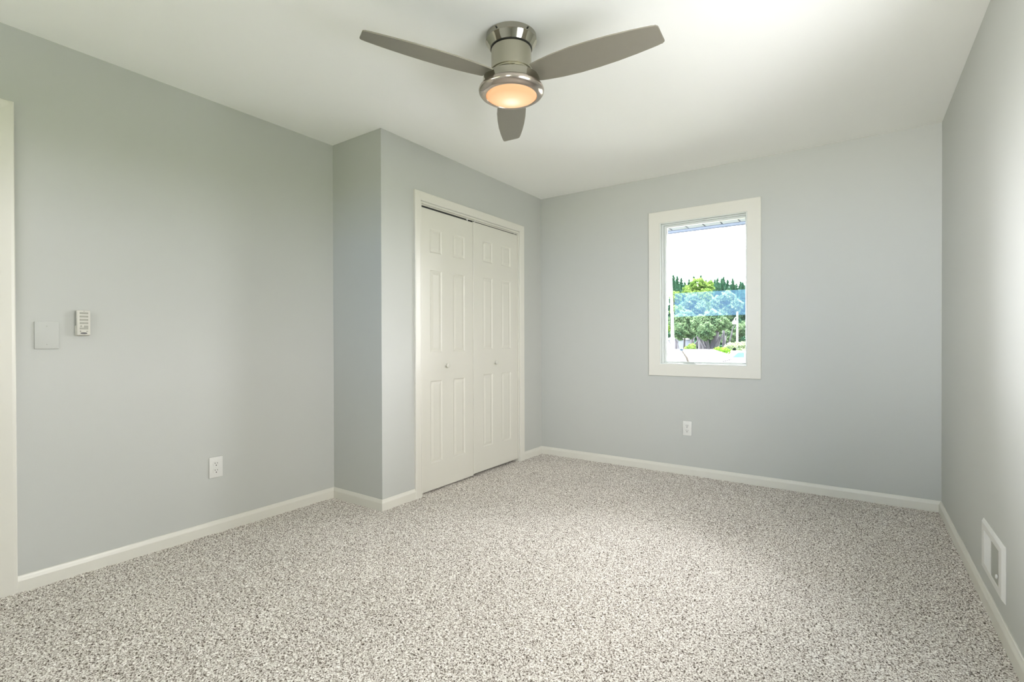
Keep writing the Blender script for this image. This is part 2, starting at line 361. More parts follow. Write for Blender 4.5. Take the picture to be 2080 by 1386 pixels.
# ------------------------------------------------------------------ baseboards
PROF = [(0, -0.02), (0.0135, -0.02), (0.0135, 0.048), (0.0120, 0.053), (0.0085, 0.060), (0.0060, 0.067), (0.0035, 0.0695), (0, 0.0695)]
def baseboard(name, p0, p1, n, m0=0, m1=0):
    bm = B(); p0 = Vector(p0+(0,)); p1 = Vector(p1+(0,)); n = Vector(n+(0,)); d = (p1-p0).normalized()
    a = [bm.verts.new(p0+n*o+d*(m0*o)+Vector((0, 0, z))) for o, z in PROF]
    b = [bm.verts.new(p1+n*o-d*(m1*o)+Vector((0, 0, z))) for o, z in PROF]
    k = len(PROF)
    for i in range(k): bm.faces.new((a[i], a[(i+1) % k], b[(i+1) % k], b[i]))
    bm.faces.new(a); bm.faces.new(b[::-1])
    return struct(name, bm, M['trim'])
CAS = 0.064
baseboard('baseboard_left', (XL, DO[1]+CAS-0.001), (XL, YJ), (1, 0), 0, 1)
baseboard('baseboard_left_rear', (XL, YR), (XL, DO[0]-CAS), (1, 0), 1, 0)
baseboard('baseboard_closet_end', (XL, YJ), (XC, YJ), (0, -1), 1, -1)
baseboard('baseboard_closet_near', (XC, YJ), (XC, CO[0]-CAS), (1, 0), -1, 0)
baseboard('baseboard_closet_far', (XC, CO[1]+CAS), (XC, YB), (1, 0), 0, 1)
baseboard('baseboard_back', (XC, YB), (XR, YB), (0, -1), 1, 1)
baseboard('baseboard_right', (XR, YR), (XR, YB), (-1, 0), 1, 1)
baseboard('baseboard_rear', (XL, YR), (XR, YR), (0, 1), 1, 1)

# ------------------------------------------------------------------ casings
def casing_x(name, x, s, y0, y1, z1, wd, z0=0.0, jamb=0.10, m=None):
    """three-sided door casing on a wall at X=x, facing s (+1/-1)"""
    m = m or M['trim']; bm = B()
    prof = [(0.004, 0.0), (0.004, 0.009), (0.010, 0.0115), (wd*0.45, 0.0135), (wd*0.8, 0.016), (wd-0.003, 0.016), (wd, 0.013), (wd, 0.0)]
    rails = []
    for o, t in prof:
        rails.append([bm.verts.new((x+s*t, y0-o, z0)), bm.verts.new((x+s*t, y0-o, z1+o)), bm.verts.new((x+s*t, y1+o, z1+o)), bm.verts.new((x+s*t, y1+o, z0))])
    k = len(prof)
    for i in range(k):
        a, b = rails[i], rails[(i+1) % k]
        for j in range(3): bm.faces.new((a[j], a[j+1], b[j+1], b[j]))
    bm.faces.new([r[0] for r in rails]); bm.faces.new([r[3] for r in rails][::-1])
    # jambs
    xa, xb = sorted((x, x-s*jamb))
    t = 0.012
    box(bm, xa, xb, y0, y0+t, z0, z1); box(bm, xa, xb, y1-t, y1, z0, z1); box(bm, xa, xb, y0+t, y1-t, z1-t, z1)
    return struct(name, bm, m)
cc = casing_x('trim_1', XC, 1, CO[0], CO[1], CO[2], CAS, z0=-0.004, jamb=0.10)
# bifold head track inside the closet head
bm = B(); box(bm, XC-0.046, XC-0.014, CO[0]+0.012, CO[1]-0.012, 2.0445-0.009, 2.0445); struct('head_track', bm, M['trim'], parent=cc)
bm = B(); box(bm, XC-0.044, XC-0.017, CO[0]+0.013, CO[1]-0.013, 2.014, 2.0350); struct('track_shade', bm, M['dark'], parent=cc)  # dark box fills the gap above the leaves, standing in for shade
ec = casing_x('trim_2', XL, 1, DO[0], DO[1], DO[2], CAS, z0=-0.004, jamb=0.12)

# ------------------------------------------------------------------ panel doors
def panel_leaf(xf, y0, y1, z0, z1, panels, thick=0.032, s=1):
    """moulded door leaf, front face at X=xf facing s; panels list of (ya,yb,za,zb)"""
    offs = (0.0, 0.004, 0.010, 0.014, 0.034)
    dep = lambda d: float(np.interp(d, (0, 0.004, 0.010, 0.014, 0.034), (0, -0.0012, -0.0050, -0.0054, -0.0012)))
    ysn = {y0, y0+0.003, y1-0.003, y1}; zsn = {z0, z0+0.003, z1-0.003, z1}
    for a, b, c, d in panels:
        for o in offs: ysn |= {a+o, b-o}; zsn |= {c+o, d-o}
    def uniq(s_):
        l = sorted(s_); out = [l[0]]
        for v in l[1:]:
            if v-out[-1] > 1e-5: out.append(v)
        return out
    ysn = uniq(ysn); zsn = uniq(zsn); bm = B(); g = []
    for z in zsn:
        row = []
        for y in ysn:
            d = 0.0
            for a, b, c, e in panels:
                if a <= y <= b and c <= z <= e: d = dep(min(y-a, b-y, z-c, e-z))
            edge = 0.002 if (y in (ysn[0], ysn[-1]) or z in (zsn[0], zsn[-1])) else 0
            row.append(bm.verts.new((xf+s*(d-edge), y, z)))
        g.append(row)
    for j in range(len(zsn)-1):
        for i in range(len(ysn)-1): bm.faces.new((g[j][i], g[j][i+1], g[j+1][i+1], g[j+1][i]))
    xb = xf-s*thick
    bk = [bm.verts.new((xb, y0, z0)), bm.verts.new((xb, y1, z0)), bm.verts.new((xb, y1, z1)), bm.verts.new((xb, y0, z1))]
    bm.faces.new(bk)
    bm.faces.new([bk[0], bk[1]]+g[0][::-1]); bm.faces.new([bk[3], bk[2]]+g[-1][::-1])
    bm.faces.new([bk[0], bk[3]]+[r[0] for r in g][::-1]); bm.faces.new([bk[1], bk[2]]+[r[-1] for r in g][::-1])
    return bm
XD = XC-0.008
def closet_door(name, y0, y1, z0, z1, cols, knob_y, knob_z, dz, pins):
    rows = ((0.205, 0.800), (1.000, 1.592), (1.712, 1.888))
    pans = [(a, b, c+dz, d+dz) for a, b in cols for c, d in rows]
    o = struct(name, panel_leaf(XD, y0, y1, z0, z1, pans), M['door'])
    bm = B()
    lathe(bm, [(0, 0.0), (0.0115, 0.0), (0.0115, 0.003), (0.0065, 0.006), (0.0060, 0.013), (0.0085, 0.017), (0.0145, 0.021), (0.0165, 0.026), (0.0155, 0.031), (0.010, 0.0345), (0, 0.0355)], 28, 'X', (XD-0.0005, knob_y, knob_z))
    link('door_knob', bm, M['door'], o, True)
    for py in pins:
        bm = B(); lathe(bm, [(0, 0), (0.004, 0), (0.004, 0.028), (0, 0.028)], 12, 'Z', (XD-0.004, py, z1-0.004))
        lathe(bm, [(0, 0.012), (0.009, 0.012), (0.009, 0.02), (0, 0.02)], 16, 'Z', (XD-0.004, py, z1-0.004))
        link('pivot_pin', bm, M['plastic'], o, True)
    return o
closet_door('door_1', 2.489, 3.060, 0.014, 2.021, ((2.575, 2.703), (2.822, 2.960)), 2.738, 0.902, 0.0, (2.995,))
closet_door('door_2', 3.0635, 3.688, 0.024, 2.028, ((3.186, 3.318), (3.441, 3.581)), 3.340, 0.902, 0.012, (3.085, 3.640))
# entry door in the left wall (behind the view)
w0, w1 = DO[0]+0.015, DO[1]-0.015
mid = (w0+w1)/2
cols = ((w0+0.11, mid-0.05), (mid+0.05, w1-0.11))
o = struct('door_3', panel_leaf(XL-0.03, w0, w1, 0.012, DO[2]-0.015, [(a, b, c, d) for a, b in cols for c, d in ((0.22, 0.80), (1.0, 1.55), (1.67, 1.90))], 0.035), M['door'])
bm = B(); lathe(bm, [(0, 0), (0.03, 0), (0.03, 0.006), (0.011, 0.01), (0.011, 0.035), (0.025, 0.045), (0.028, 0.058), (0.02, 0.068), (0, 0.07)], 32, 'X', (XL-0.0305, w0+0.06, 0.95))
link('door_knob', bm, M['nickel'], o, True)

# ------------------------------------------------------------------ windows
def frame_y(bm, x0, x1, z0, z1, ya, yb, wl, wr=None, wt=None, wb=None, bev=0.002):
    wr = wl if wr is None else wr; wt = wl if wt is None else wt; wb = wl if wb is None else wb
    box(bm, x0, x0+wl, ya, yb, z0, z1, bev); box(bm, x1-wr, x1, ya, yb, z0, z1, bev)
    box(bm, x0+wl-0.001, x1-wr+0.001, ya, yb, z1-wt, z1, bev); box(bm, x0+wl-0.001, x1-wr+0.001, ya, yb, z0, z0+wb, bev)
root = empty('window_1', ((WB[0]+WB[1])/2, YB, WB[2])); root['kind'] = 'structure'
def wchild(name, bm, m, smooth=False):
    bmesh.ops.translate(bm, verts=bm.verts[:], vec=-root.location)
    return link(name, bm, m, root, smooth)
# flat picture-frame casing with mitred corners
bm = B(); wd = 0.0955; pr = [(0, 0.0), (0, 0.013), (0.002, 0.015), (wd-0.003, 0.015), (wd, 0.012), (wd, 0.0)]
rails = []
for o_, t in pr:
    rails.append([bm.verts.new(p) for p in ((WB[0]-o_, YB-t, WB[2]-o_), (WB[1]+o_, YB-t, WB[2]-o_), (WB[1]+o_, YB-t, WB[3]+o_), (WB[0]-o_, YB-t, WB[3]+o_))])
for i in range(len(pr)):
    a, b = rails[i], rails[(i+1) % len(pr)]
    for j in range(4): bm.faces.new((a[j], a[(j+1) % 4], b[(j+1) % 4], b[j]))
wchild('window_casing', bm, M['trim'])
bm = B(); frame_y(bm, WB[0], WB[1], WB[2], WB[3], YB-0.012, YB+0.17, 0.007, bev=0.001); wchild('window_jamb', bm, M['vinyl'])
bm = B(); frame_y(bm, WB[0]+0.007, WB[1]-0.007, WB[2]+0.007, WB[3]-0.007, YB+0.020, YB+0.072, 0.014, 0.007, 0.010, 0.006, 0.002)
wchild('window_frame', bm, M['vinyl'])
bm = B(); frame_y(bm, WB[0]+0.021, WB[1]-0.013, WB[2]+0.012, WB[3]-0.016, YB+0.040, YB+0.068, 0.018, 0.007, 0.017, 0.012, 0.003)
box(bm, WB[0]+0.0385, WB[0]+0.0415, YB+0.052, YB+0.066, WB[2]+0.023, WB[3]-0.032)
wchild('window_sash', bm, M['vinyl'])
bm = B(); box(bm, WB[0]+0.037, WB[1]-0.018, YB+0.060, YB+0.064, WB[2]+0.022, WB[3]-0.031); wchild('window_pane', bm, M['glass'])
# casement crank
cr = empty('window_crank', (0, 0, 0)); cr.parent = root
bm = B(); box(bm, -1.148, -1.058, YB+0.006, YB+0.036, 0.9005, 0.9125, 0.004); bmesh.ops.translate(bm, verts=bm.verts[:], vec=-root.location); link('crank_base', bm, M['vinyl'], cr, True)
bm = B(); tube(bm, [(-1.112, YB+0.018, 0.910), (-1.120, YB+0.012, 0.938), (-1.136, YB+0.006, 0.966), (-1.152, YB+0.002, 0.990), (-1.157, YB, 1.000)], [0.0098, 0.0088, 0.0072, 0.0058, 0.005], 12)
bmesh.ops.translate(bm, verts=bm.verts[:], vec=-root.location); link('crank_arm', bm, M['crank'], cr, True)
bm = B(); lathe(bm, [(0, 0), (0.007, 0.001), (0.012, 0.005), (0.0135, 0.010), (0.010, 0.015), (0.004, 0.018), (0, 0.0185)], 20, 'Z', (-1.160, YB, 0.998))
bmesh.ops.scale(bm, vec=(1.25, 1, 1), verts=bm.verts[:], space=Matrix.Translation((1.160, -YB, 0)))
bmesh.ops.translate(bm, verts=bm.verts[:], vec=-root.location); link('crank_knob', bm, M['knobblue'], cr, True)

# window in the right wall, beside the camera
bm = B(); y0, y1, z0, z1 = WR
for (a, b, c, d) in ((y0-0.06, y0, z0-0.06, z1+0.06), (y1, y1+0.06, z0-0.06, z1+0.06), (y0, y1, z1, z1+0.06), (y0, y1, z0-0.06, z0)): box(bm, XR-0.014, XR, a, b, c, d, 0.002)
for (a, b, c, d) in ((y0, y0+0.03, z0, z1), (y1-0.03, y1, z0, z1), (y0, y1, z1-0.03, z1), (y0, y1, z0, z0+0.03), ((y0+y1)/2-0.02, (y0+y1)/2+0.02, z0, z1)): box(bm, XR+0.04, XR+0.10, a, b, c, d, 0.002)
o = struct('window_2', bm, M['vinyl'])
# rear wall: the high transom, and a window added to let fill light in
for nm_, (x0, x1, z0, z1) in (('window_3', WS), ('window_added', WQ)):
    bm = B()
    for (a, b, c, d) in ((x0-0.06, x0, z0-0.06, z1+0.06), (x1, x1+0.06, z0-0.06, z1+0.06), (x0, x1, z1, z1+0.06), (x0, x1, z0-0.06, z0)): box(bm, a, b, YR, YR+0.014, c, d, 0.002)
    for (a, b, c, d) in ((x0, x0+0.03, z0, z1), (x1-0.03, x1, z0, z1), (x0, x1, z1-0.03, z1), (x0, x1, z0, z0+0.03)): box(bm, a, b, YR-0.10, YR-0.04, c, d, 0.002)
    struct(nm_, bm, M['vinyl'])

# ------------------------------------------------------------------ ceiling fan
FX, FY = -1.266, 1.828
fan = empty('ceiling_fan', (FX, FY, H), YAW)     # local +Y points away from the camera
tag(fan, 'three-blade brushed nickel ceiling fan with a lit round light, mounted close to the ceiling', 'ceiling fan')
def fpart(name, prof, m, seg=96, parent=fan):
    bm = B(); lathe(bm, prof, seg); return link(name, bm, m, parent, True)
fpart('canopy', [(0, 0), (0.1105, 0), (0.1125, -0.002), (0.1125, -0.020), (0.1140, -0.022), (0.1140, -0.026), (0.1100, -0.031), (0.0985, -0.050), (0.094, -0.056), (0.0, -0.056)], M['polish'])
fpart('canopy_gap', [(0.0, -0.0555), (0.0925, -0.0555), (0.0925, -0.060), (0, -0.060)], M['groove'])
fpart('motor_housing', [(0, -0.0595), (0.0865, -0.0595), (0.0895, -0.063), (0.0895, -0.140), (0.0925, -0.155), (0.0925, -0.158), (0.0880, -0.160), (0.0880, -0.165), (0.0935, -0.170), (0.1035, -0.182), (0.1040, -0.185), (0, -0.185)], M['nickel'])
fpart('blade_hub', [(0, -0.184), (0.1150, -0.184), (0.1200, -0.187), (0.1215, -0.190), (0, -0.190)], M['groove'])
lk = fpart('light_kit', [(0, -0.1895), (0.1235, -0.1895), (0.1265, -0.192), (0.1275, -0.200), (0.1315, -0.224), (0.1330, -0.227), (0, -0.227)], M['polish'])
fpart('light_ring', [(0, -0.2265), (0.1290, -0.2265), (0.1375, -0.2290), (0.1435, -0.2345), (0.1460, -0.2420), (0.1445, -0.2500), (0.1385, -0.2580), (0.1290, -0.2640), (0.1185, -0.2675), (0.1140, -0.2672), (0.1120, -0.2640), (0, -0.2640)], M['ring'], parent=lk)
fpart('light_lens', [(0.1130, -0.2635), (0.1120, -0.2650), (0.100, -0.2695), (0.080, -0.2735), (0.050, -0.2768), (0.020, -0.2783), (0, -0.2785)], lens_mat((0.0, 0.028, -0.2450)), parent=lk)
for a in (0.3, 2.0, 4.1, 5.4):
    bm = B(); lathe(bm, [(0, 0.113), (0.0035, 0.113), (0.0035, 0.1150), (0.002, 0.1160), (0, 0.1160)], 12, 'X')
    sc_o = link('canopy_screw', bm, M['groove'], fan, True); sc_o.rotation_euler = (0, 0, a); sc_o.location = (0, 0, -0.012)
def blade_mesh():
    # outline along +Y (r), width in X; both edges bowed, tip squared off slightly aslant
    n = 40; L = []; R = []
    r0, r1 = 0.118, 0.660
    for i in range(n+1):
        t = i/n; r = r0+(r1-r0)*t
        wl = np.interp(t, (0, .08, .2, .35, .5, .65, .8, .9, 1), (.052, .060, .069, .0745, .0740, .0700, .0620, .0545, .0460))
        wr = np.interp(t, (0, .08, .2, .35, .5, .65, .8, .9, 1), (.052, .060, .069, .0745, .0740, .0700, .0620, .0545, .0460))
        L.append((-wl, r)); R.append((wr, r))
    # rounded, slightly slanted tip
    def shear(p):
        x, r = p; k = max(0, (r-0.58)/0.08)
        return (x, r-0.07*x*k)
    L = [shear(p) for p in L]; R = [shear(p) for p in R]
    def rnd(P, q, s):  # round corner between last of side and tip line
        return P
    tl = L.pop(); tr = R.pop()
    tip = []
    rad = 0.010
    for (cx, cy), sx in ((tl, -1), (tr, 1)):
        arc = []
        for k in range(6):
            a = math.pi/2*k/5
            arc.append((cx-sx*rad+sx*rad*math.cos(a), cy-rad+rad*math.sin(a)))
        tip.append(arc)
    pts = L + tip[0] + tip[1][::-1] + R[::-1]
    bm = B(); th = 0.0055
    bot = [bm.verts.new((x, y, -th/2)) for x, y in pts]; top = [bm.verts.new((x, y, th/2)) for x, y in pts]
    bm.faces.new(bot[::-1]); bm.faces.new(top)
    k = len(pts)
    side = []
    for i in range(k): side.append(bm.faces.new((bot[i], bot[(i+1) % k], top[(i+1) % k], top[i])))
    es = [e for e in bm.edges if abs(e.verts[0].co.z-e.verts[1].co.z) < 1e-6 and any(f in side for f in e.link_faces)]
    bmesh.ops.bevel(bm, geom=es, offset=0.0014, segments=2, affect='EDGES')
    bmesh.ops.rotate(bm, verts=bm.verts[:], cent=(0, 0, 0), matrix=Matrix.Rotation(math.radians(-11.5), 3, 'Y'))
    return bm
b0 = link('blade', blade_mesh(), M['blade'], fan, True, (0, 0, -0.190))
for k in (1, 2):
    bb = b0.copy(); COL.objects.link(bb); bb.parent = fan; bb.rotation_euler = (0, 0, math.radians(120*k))

# ------------------------------------------------------------------ electrical plates
def outlet(loc, rz, label):
    r = empty('wall_outlet', loc, rz); tag(r, label, 'outlet', 'white wall outlets')
    # local: X along wall, -Y out of wall
    bm = B(); box(bm, -0.0365, 0.0365, -0.0060, 0.0, -0.0585, 0.0585, 0.0035, 3); link('cover_plate', bm, M['plastic'], r, True)
    for s in (-1, 1):
        bm = B(); n = 28; pts = []
        for i in range(n):
            a = 2*math.pi*i/n; pts.append((0.0170*math.cos(a), -0.0055, max(-0.0140, min(0.0140, 0.0170*math.sin(a)))+s*0.0195))
        quadprism(bm, pts, (0, -0.0020, 0)); rc = link('receptacle', bm, M['plastic'], r)
        for sx, hh in ((-0.0063, 0.0042), (0.0063, 0.0034)):
            bm = B(); box(bm, sx-0.0013, sx+0.0013, -0.0079, -0.0070, s*0.0195+0.0042-hh, s*0.0195+0.0042+hh); link('slot', bm, M['slate'], rc)
        bm = B(); lathe(bm, [(0, -0.0079), (0.0030, -0.0079), (0.0030, -0.0070), (0, -0.0070)], 14, 'Y', (0, 0, s*0.0195-0.0080)); link('ground_hole', bm, M['dark'], rc)
    bm = B(); lathe(bm, [(0, -0.0072), (0.0025, -0.0070), (0.0030, -0.0058), (0, -0.0058)], 16, 'Y'); link('screw', bm, M['plastic'], r, True)
    return r
outlet((XL, 1.353, 0.371), math.radians(90), 'white duplex outlet low on the left wall, nearest the camera')
outlet((-1.116, YB, 0.374), 0, 'white duplex outlet low on the back wall below the window')

sp_ = empty('blank_plate', (XL, 0.6415, 1.1135), math.radians(90)); tag(sp_, 'blank square wall plate painted the same grey as the left wall', 'wall plate')
bm = B(); box(bm, -0.0410, 0.0410, -0.0065, 0.0, -0.0610, 0.0610, 0.002, 2); link('cover_plate', bm, M['wall'], sp_, True)
for z in (-0.041, 0.041):
    bm = B(); lathe(bm, [(0, -0.0078), (0.002, -0.0076), (0.0032, -0.0064), (0, -0.0064)], 16, 'Y', (0, 0, z)); link('screw', bm, M['wall'], sp_, True)

# ------------------------------------------------------------------ fan remote in its wall cradle
rm = empty('fan_remote', (XL, 0.7665, 1.1715), math.radians(90)); tag(rm, 'small white fan remote held in a wall cradle on the left wall', 'remote control')
bm = B(); box(bm, -0.0270, 0.0270, -0.0130, 0.0, -0.0595, -0.012, 0.003, 2); box(bm, -0.0200, 0.0250, -0.0060, 0.0, -0.02, 0.056, 0.002); link('wall_cradle', bm, M['ivory'], rm, True)
bm = B(); box(bm, -0.0250, 0.0250, -0.0240, -0.0085, -0.0575, 0.0590, 0.0035, 3); body = link('remote_body', bm, M['ivory'], rm, True)
for i in range(4):
    z = 0.0455-i*0.0155
    bm = B(); box(bm, -0.0150, 0.0165, -0.0252, -0.0235, z-0.0045, z+0.0045, 0.0008); link('button', bm, M['btn'], body)
bm = B(); box(bm, 0.0005, 0.0165, -0.0252, -0.0235, -0.0300, -0.0115, 0.0008); box(bm, -0.0150, 0.0010, -0.0252, -0.0235, -0.0300, -0.0215, 0.0008); link('button', bm, M['btn'], body)
bm = B(); lathe(bm, [(0, -0.0252), (0.0040, -0.0252), (0.0040, -0.0235), (0, -0.0235)], 20, 'Y', (-0.0095, 0, -0.0150)); link('button', bm, M['btn'], body)
bm = B(); lathe(bm, [(0, -0.0250), (0.0020, -0.0250), (0.0020, -0.0235), (0, -0.0235)], 14, 'Y', (-0.0120, 0, -0.0385)); link('indicator', bm, M['slate'], body)
bm = B(); box(bm, 0.0085, 0.0155, -0.0246, -0.0235, -0.0400, -0.0380, 0.0004); link('indicator', bm, M['slate'], body)
bm = B(); lathe(bm, [(0, -0.0252), (1.0, -0.0252), (1.0, -0.0235), (0, -0.0235)], 32, 'Y'); bmesh.ops.scale(bm, vec=(0.0125, 1, 0.0042), verts=bm.verts[:]); bmesh.ops.translate(bm, vec=(0, 0, -0.0480), verts=bm.verts[:]); bd = link('oval_badge', bm, M['black'], body)
# pale script stroke across the badge
bm = B(); tube(bm, [(-0.0075, -0.0254, -0.0483), (-0.005, -0.0254, -0.0472), (-0.002, -0.0254, -0.0483), (0.001, -0.0254, -0.0474), (0.004, -0.0254, -0.0483), (0.0075, -0.0254, -0.0476)], [0.00035]*6, 6); link('badge_lettering', bm, M['btn'], bd)
bm = B(); lathe(bm, [(0, -0.0246), (0.0014, -0.0246), (0.0014, -0.0235), (0, -0.0235)], 12, 'Y', (0.0010, 0, 0.0540)); link('indicator', bm, M['slate'], body)

# ------------------------------------------------------------------ wall register in the right wall
vt = empty('wall_register', (XR, 2.6400, 0.2360), math.radians(-90)); tag(vt, 'white metal air register with a damper lever low on the right wall', 'air vent')
# local X = -world Y : local +X is nearer the camera; -Y (local) is out of the wall
def vbox(bm, *a, **k): box(bm, *a, **k)
bm = B(); hw, hh = 0.1855, 0.1020
pr = [(0.0, 0.0), (0.0, -0.0015), (0.0120, -0.0100), (0.0140, -0.0105), (0.0420, -0.0105), (0.0440, -0.0090), (0.0440, 0.0)]
ow = lambda o: (hw-o*1.36, hh-o*0.80)
rails = []
for o_, y in pr:
    a, b = ow(o_); rails.append([bm.verts.new(p) for p in ((-a, y, -b), (a, y, -b), (a, y, b), (-a, y, b))])
for i in range(len(pr)-1):
    a, b = rails[i], rails[i+1]
    for j in range(4): bm.faces.new((a[j], a[(j+1) % 4], b[(j+1) % 4], b[j]))
link('register_frame', bm, M['plastic'], vt, False)
iw, ih = ow(0.044)
bm = B(); box(bm, -iw, iw, -0.0012, -0.0002, -ih, ih); link('damper_plate', bm, M['duct'], vt)
bm = B(); box(bm, -0.004, 0.004, -0.0100, -0.001, -ih, ih); 
n = 15
for i in range(n):   # far bank turned towards the camera: reads as closed
    x = -iw+0.004+(iw-0.008)*i/(n-1)
    quadprism(bm, [(x-0.0060, -0.0088, -ih), (x+0.0056, -0.0100, -ih), (x+0.0058, -0.0092, -ih), (x-0.0058, -0.0080, -ih)], (0, 0, 2*ih))
link('louvres', bm, M['plastic'], vt)
bm = B()
for i in range(10):   # near bank turned away, its fins coloured grey to stand in for shade
    x = 0.012+(iw-0.018)*i/9
    quadprism(bm, [(x+0.0030, -0.0022, -ih), (x-0.0010, -0.0098, -ih), (x-0.0002, -0.0100, -ih), (x+0.0038, -0.0022, -ih)], (0, 0, 2*ih))
link('louvres', bm, M['btn'], vt)
bm = B(); tube(bm, [(0.127, -0.009, -0.028), (0.127, -0.012, -0.027)], [0.003, 0.003], 10)
lathe(bm, [(0, -0.0185), (0.0060, -0.0182), (0.0082, -0.0165), (0.0082, -0.0135), (0.0050, -0.0118), (0, -0.0118)], 20, 'Y', (0.127, 0, -0.027)); link('damper_lever', bm, M['plastic'], vt, True)

# ------------------------------------------------------------------ outside: eave, lower roof, ground
bm = B(); ZS = 2.150; ye = 4.950
pitch = 0.152; x = -4.2
while x < 2.0:
    box(bm, x+0.007, x+pitch-0.007, YB+0.17, ye-0.10, ZS, ZS+0.012); x += pitch
struct('trim_3', bm, M['soffit'])
bm = B(); box(bm, -4.2, 2.0, YB+0.17, ye-0.10, ZS+0.0125, ZS+0.02); struct('trim_5', bm, M['slate'])
bm = B(); box(bm, -4.2, 2.0, ye-0.10, ye, ZS-0.006, ZS+0.02, 0.004)
box(bm, -4.2, 2.0, ye-0.012, ye+0.012, ZS-0.012, ZS+0.19, 0.003); struct('trim_6', bm, M['fascia'])
bm = B(); box(bm, -4.2, 2.0, YR-0.90, YR-0.16, ZS, ZS+0.02, 0.003); box(bm, -4.2, 2.0, YR-0.915, YR-0.89, ZS-0.012, ZS+0.19, 0.003); struct('trim_4', bm, M['vinyl'])  # unseen rear eave, added to keep the sun out of the rear windows
bm = B(); quadprism(bm, [(-4.4, ye+0.03, ZS+0.20), (-4.4, YR-0.8, ZS+1.75), (-4.4, YR-0.8, ZS+1.80), (-4.4, ye+0.03, ZS+0.25)], (6.6, 0, 0)); o = struct('roof_deck', bm, M['shingle'])

rz = lambda Y: 0.862+0.02*(Y-4.3)
bm = B(); pl = [(-0.80, 4.262), (-0.94, 4.94), (-1.18, 6.11), (-1.34, 6.72), (-1.84, 8.18), (-7.6, 8.20), (-7.6, 4.262)]
quadprism(bm, [(x, y, rz(y)) for x, y in pl], (0, 0, -0.12)); lr = struct('roof_lower', bm, M['shingle'])
bm = B(); box(bm, -7.4, -1.9, 4.262, 7.0, -2.1, 0.74); box(bm, -7.4, -2.3, 6.9, 7.9, -2.1, 0.74); struct('wall_wing', bm, M['siding'])
bm = B(); box(bm, -160, 160, -60, 260, -2.25, -2.10); g = struct('ground', bm, M['lawn'])
bm = B(); box(bm, XR+0.9, XR+9.5, -8, 30, -2.10, -2.07); struct('bounce_slab', bm, M['bounce_grey'])  # unseen pale slab, added to bounce neutral light up onto the ceiling

# ------------------------------------------------------------------ trees
rng = random.Random(11)
def foliage_conifer(hh, R, n, seed):
    r = random.Random(seed); bm = B()
    for i in range(n):
        t = 1-(r.random()**0.70) ; z = 0.8+t*(hh-0.8)
        tier = 0.80+0.20*math.sin(z*5.0+seed)
        rad = R*(1-t)**0.85*tier*(0.35+0.65*r.random()**0.5)+0.03
        a = r.random()*2*math.pi; L = 0.26+0.34*(1-t)
        c = Vector((rad*math.cos(a), rad*math.sin(a), z)); d = Vector((math.cos(a), math.sin(a), -0.35+0.9*t+r.uniform(-.25, .25))).normalized()
        sd = Vector((-math.sin(a), math.cos(a), r.uniform(-.4, .4)))*L*0.28
        v = [bm.verts.new(c-sd), bm.verts.new(c+sd), bm.verts.new(c+d*L)]
        bm.faces.new(v)
        v = [bm.verts.new(c-Vector((0, 0, L*.22))), bm.verts.new(c+Vector((0, 0, L*.22))), bm.verts.new(c+d*L*0.9)]
        bm.faces.new(v)
    for k in range(14):
        a = r.random()*6.28; zz = hh-0.35+0.035*k; v = [bm.verts.new((0.07*math.cos(a), 0.07*math.sin(a), zz)), bm.verts.new((-0.07*math.cos(a), -0.07*math.sin(a), zz)), bm.verts.new((0, 0, zz+0.45))]
        bm.faces.new(v)
    return bm
def foliage_round(clumps, n, size, seed):
    r = random.Random(seed); bm = B(); tot = sum(c[3]**2 for c in clumps)
    for (x, y, z, R) in clumps:
        for i in range(int(n*R*R/tot)):
            u = Vector((r.gauss(0, 1), r.gauss(0, 1), r.gauss(0, 1))).normalized()
            c = Vector((x, y, z))+u*R*(0.55+0.45*r.random()**0.5)*(0.88+0.12*math.sin(u.x*7+u.z*9+seed))
            a = Vector((r.gauss(0, 1), r.gauss(0, 1), r.gauss(0, 1))).normalized()+u*0.8; a.normalize()
            s1 = a.orthogonal().normalized(); s2 = a.cross(s1); L = size*r.uniform(.6, 1.3)
            bm.faces.new([bm.verts.new(p) for p in (c-s1*L*.5, c+s2*L*.32, c+s1*L*.55, c-s2*L*.32)])
    return bm
GZ = -2.10
def at(u, D, z=GZ):       # point on the ground seen in image column u at camera depth D
    p = Vector((0, 0, 0))+fw*D+rt*((u-1040.0)/F_PX*D); p.z = z; return p
def topz(v, D): return EYE+(698.0-v)/F_PX*D
def trunk(parent, h, r0, lean=0, limbs=0, seed=1):
    r = random.Random(seed); bm = B()
    tube(bm, [(0, 0, -0.1), (lean*.3, 0, h*.35), (lean*.7, 0, h*.7), (lean, 0, h)], [r0*1.15, r0*.9, r0*.7, r0*.35], 10)
    for i in range(limbs):
        a = r.uniform(0, 6.28); z = h*r.uniform(.28, .6); l = h*r.uniform(.3, .5)
        z *= 0.7; p = Vector((lean*z/h, 0, z)); q = p+Vector((math.cos(a)*l*.75, math.sin(a)*l*.5, l*1.3))
        tube(bm, [p, p.lerp(q, .3)+Vector((math.cos(a)*.12*l, 0, -.08*l)), p.lerp(q, .65)+Vector((0, 0, .02)), q], [r0*.5, r0*.42, r0*.3, r0*.12], 8)
    return link('trunk', bm, M['bark'], parent, True)
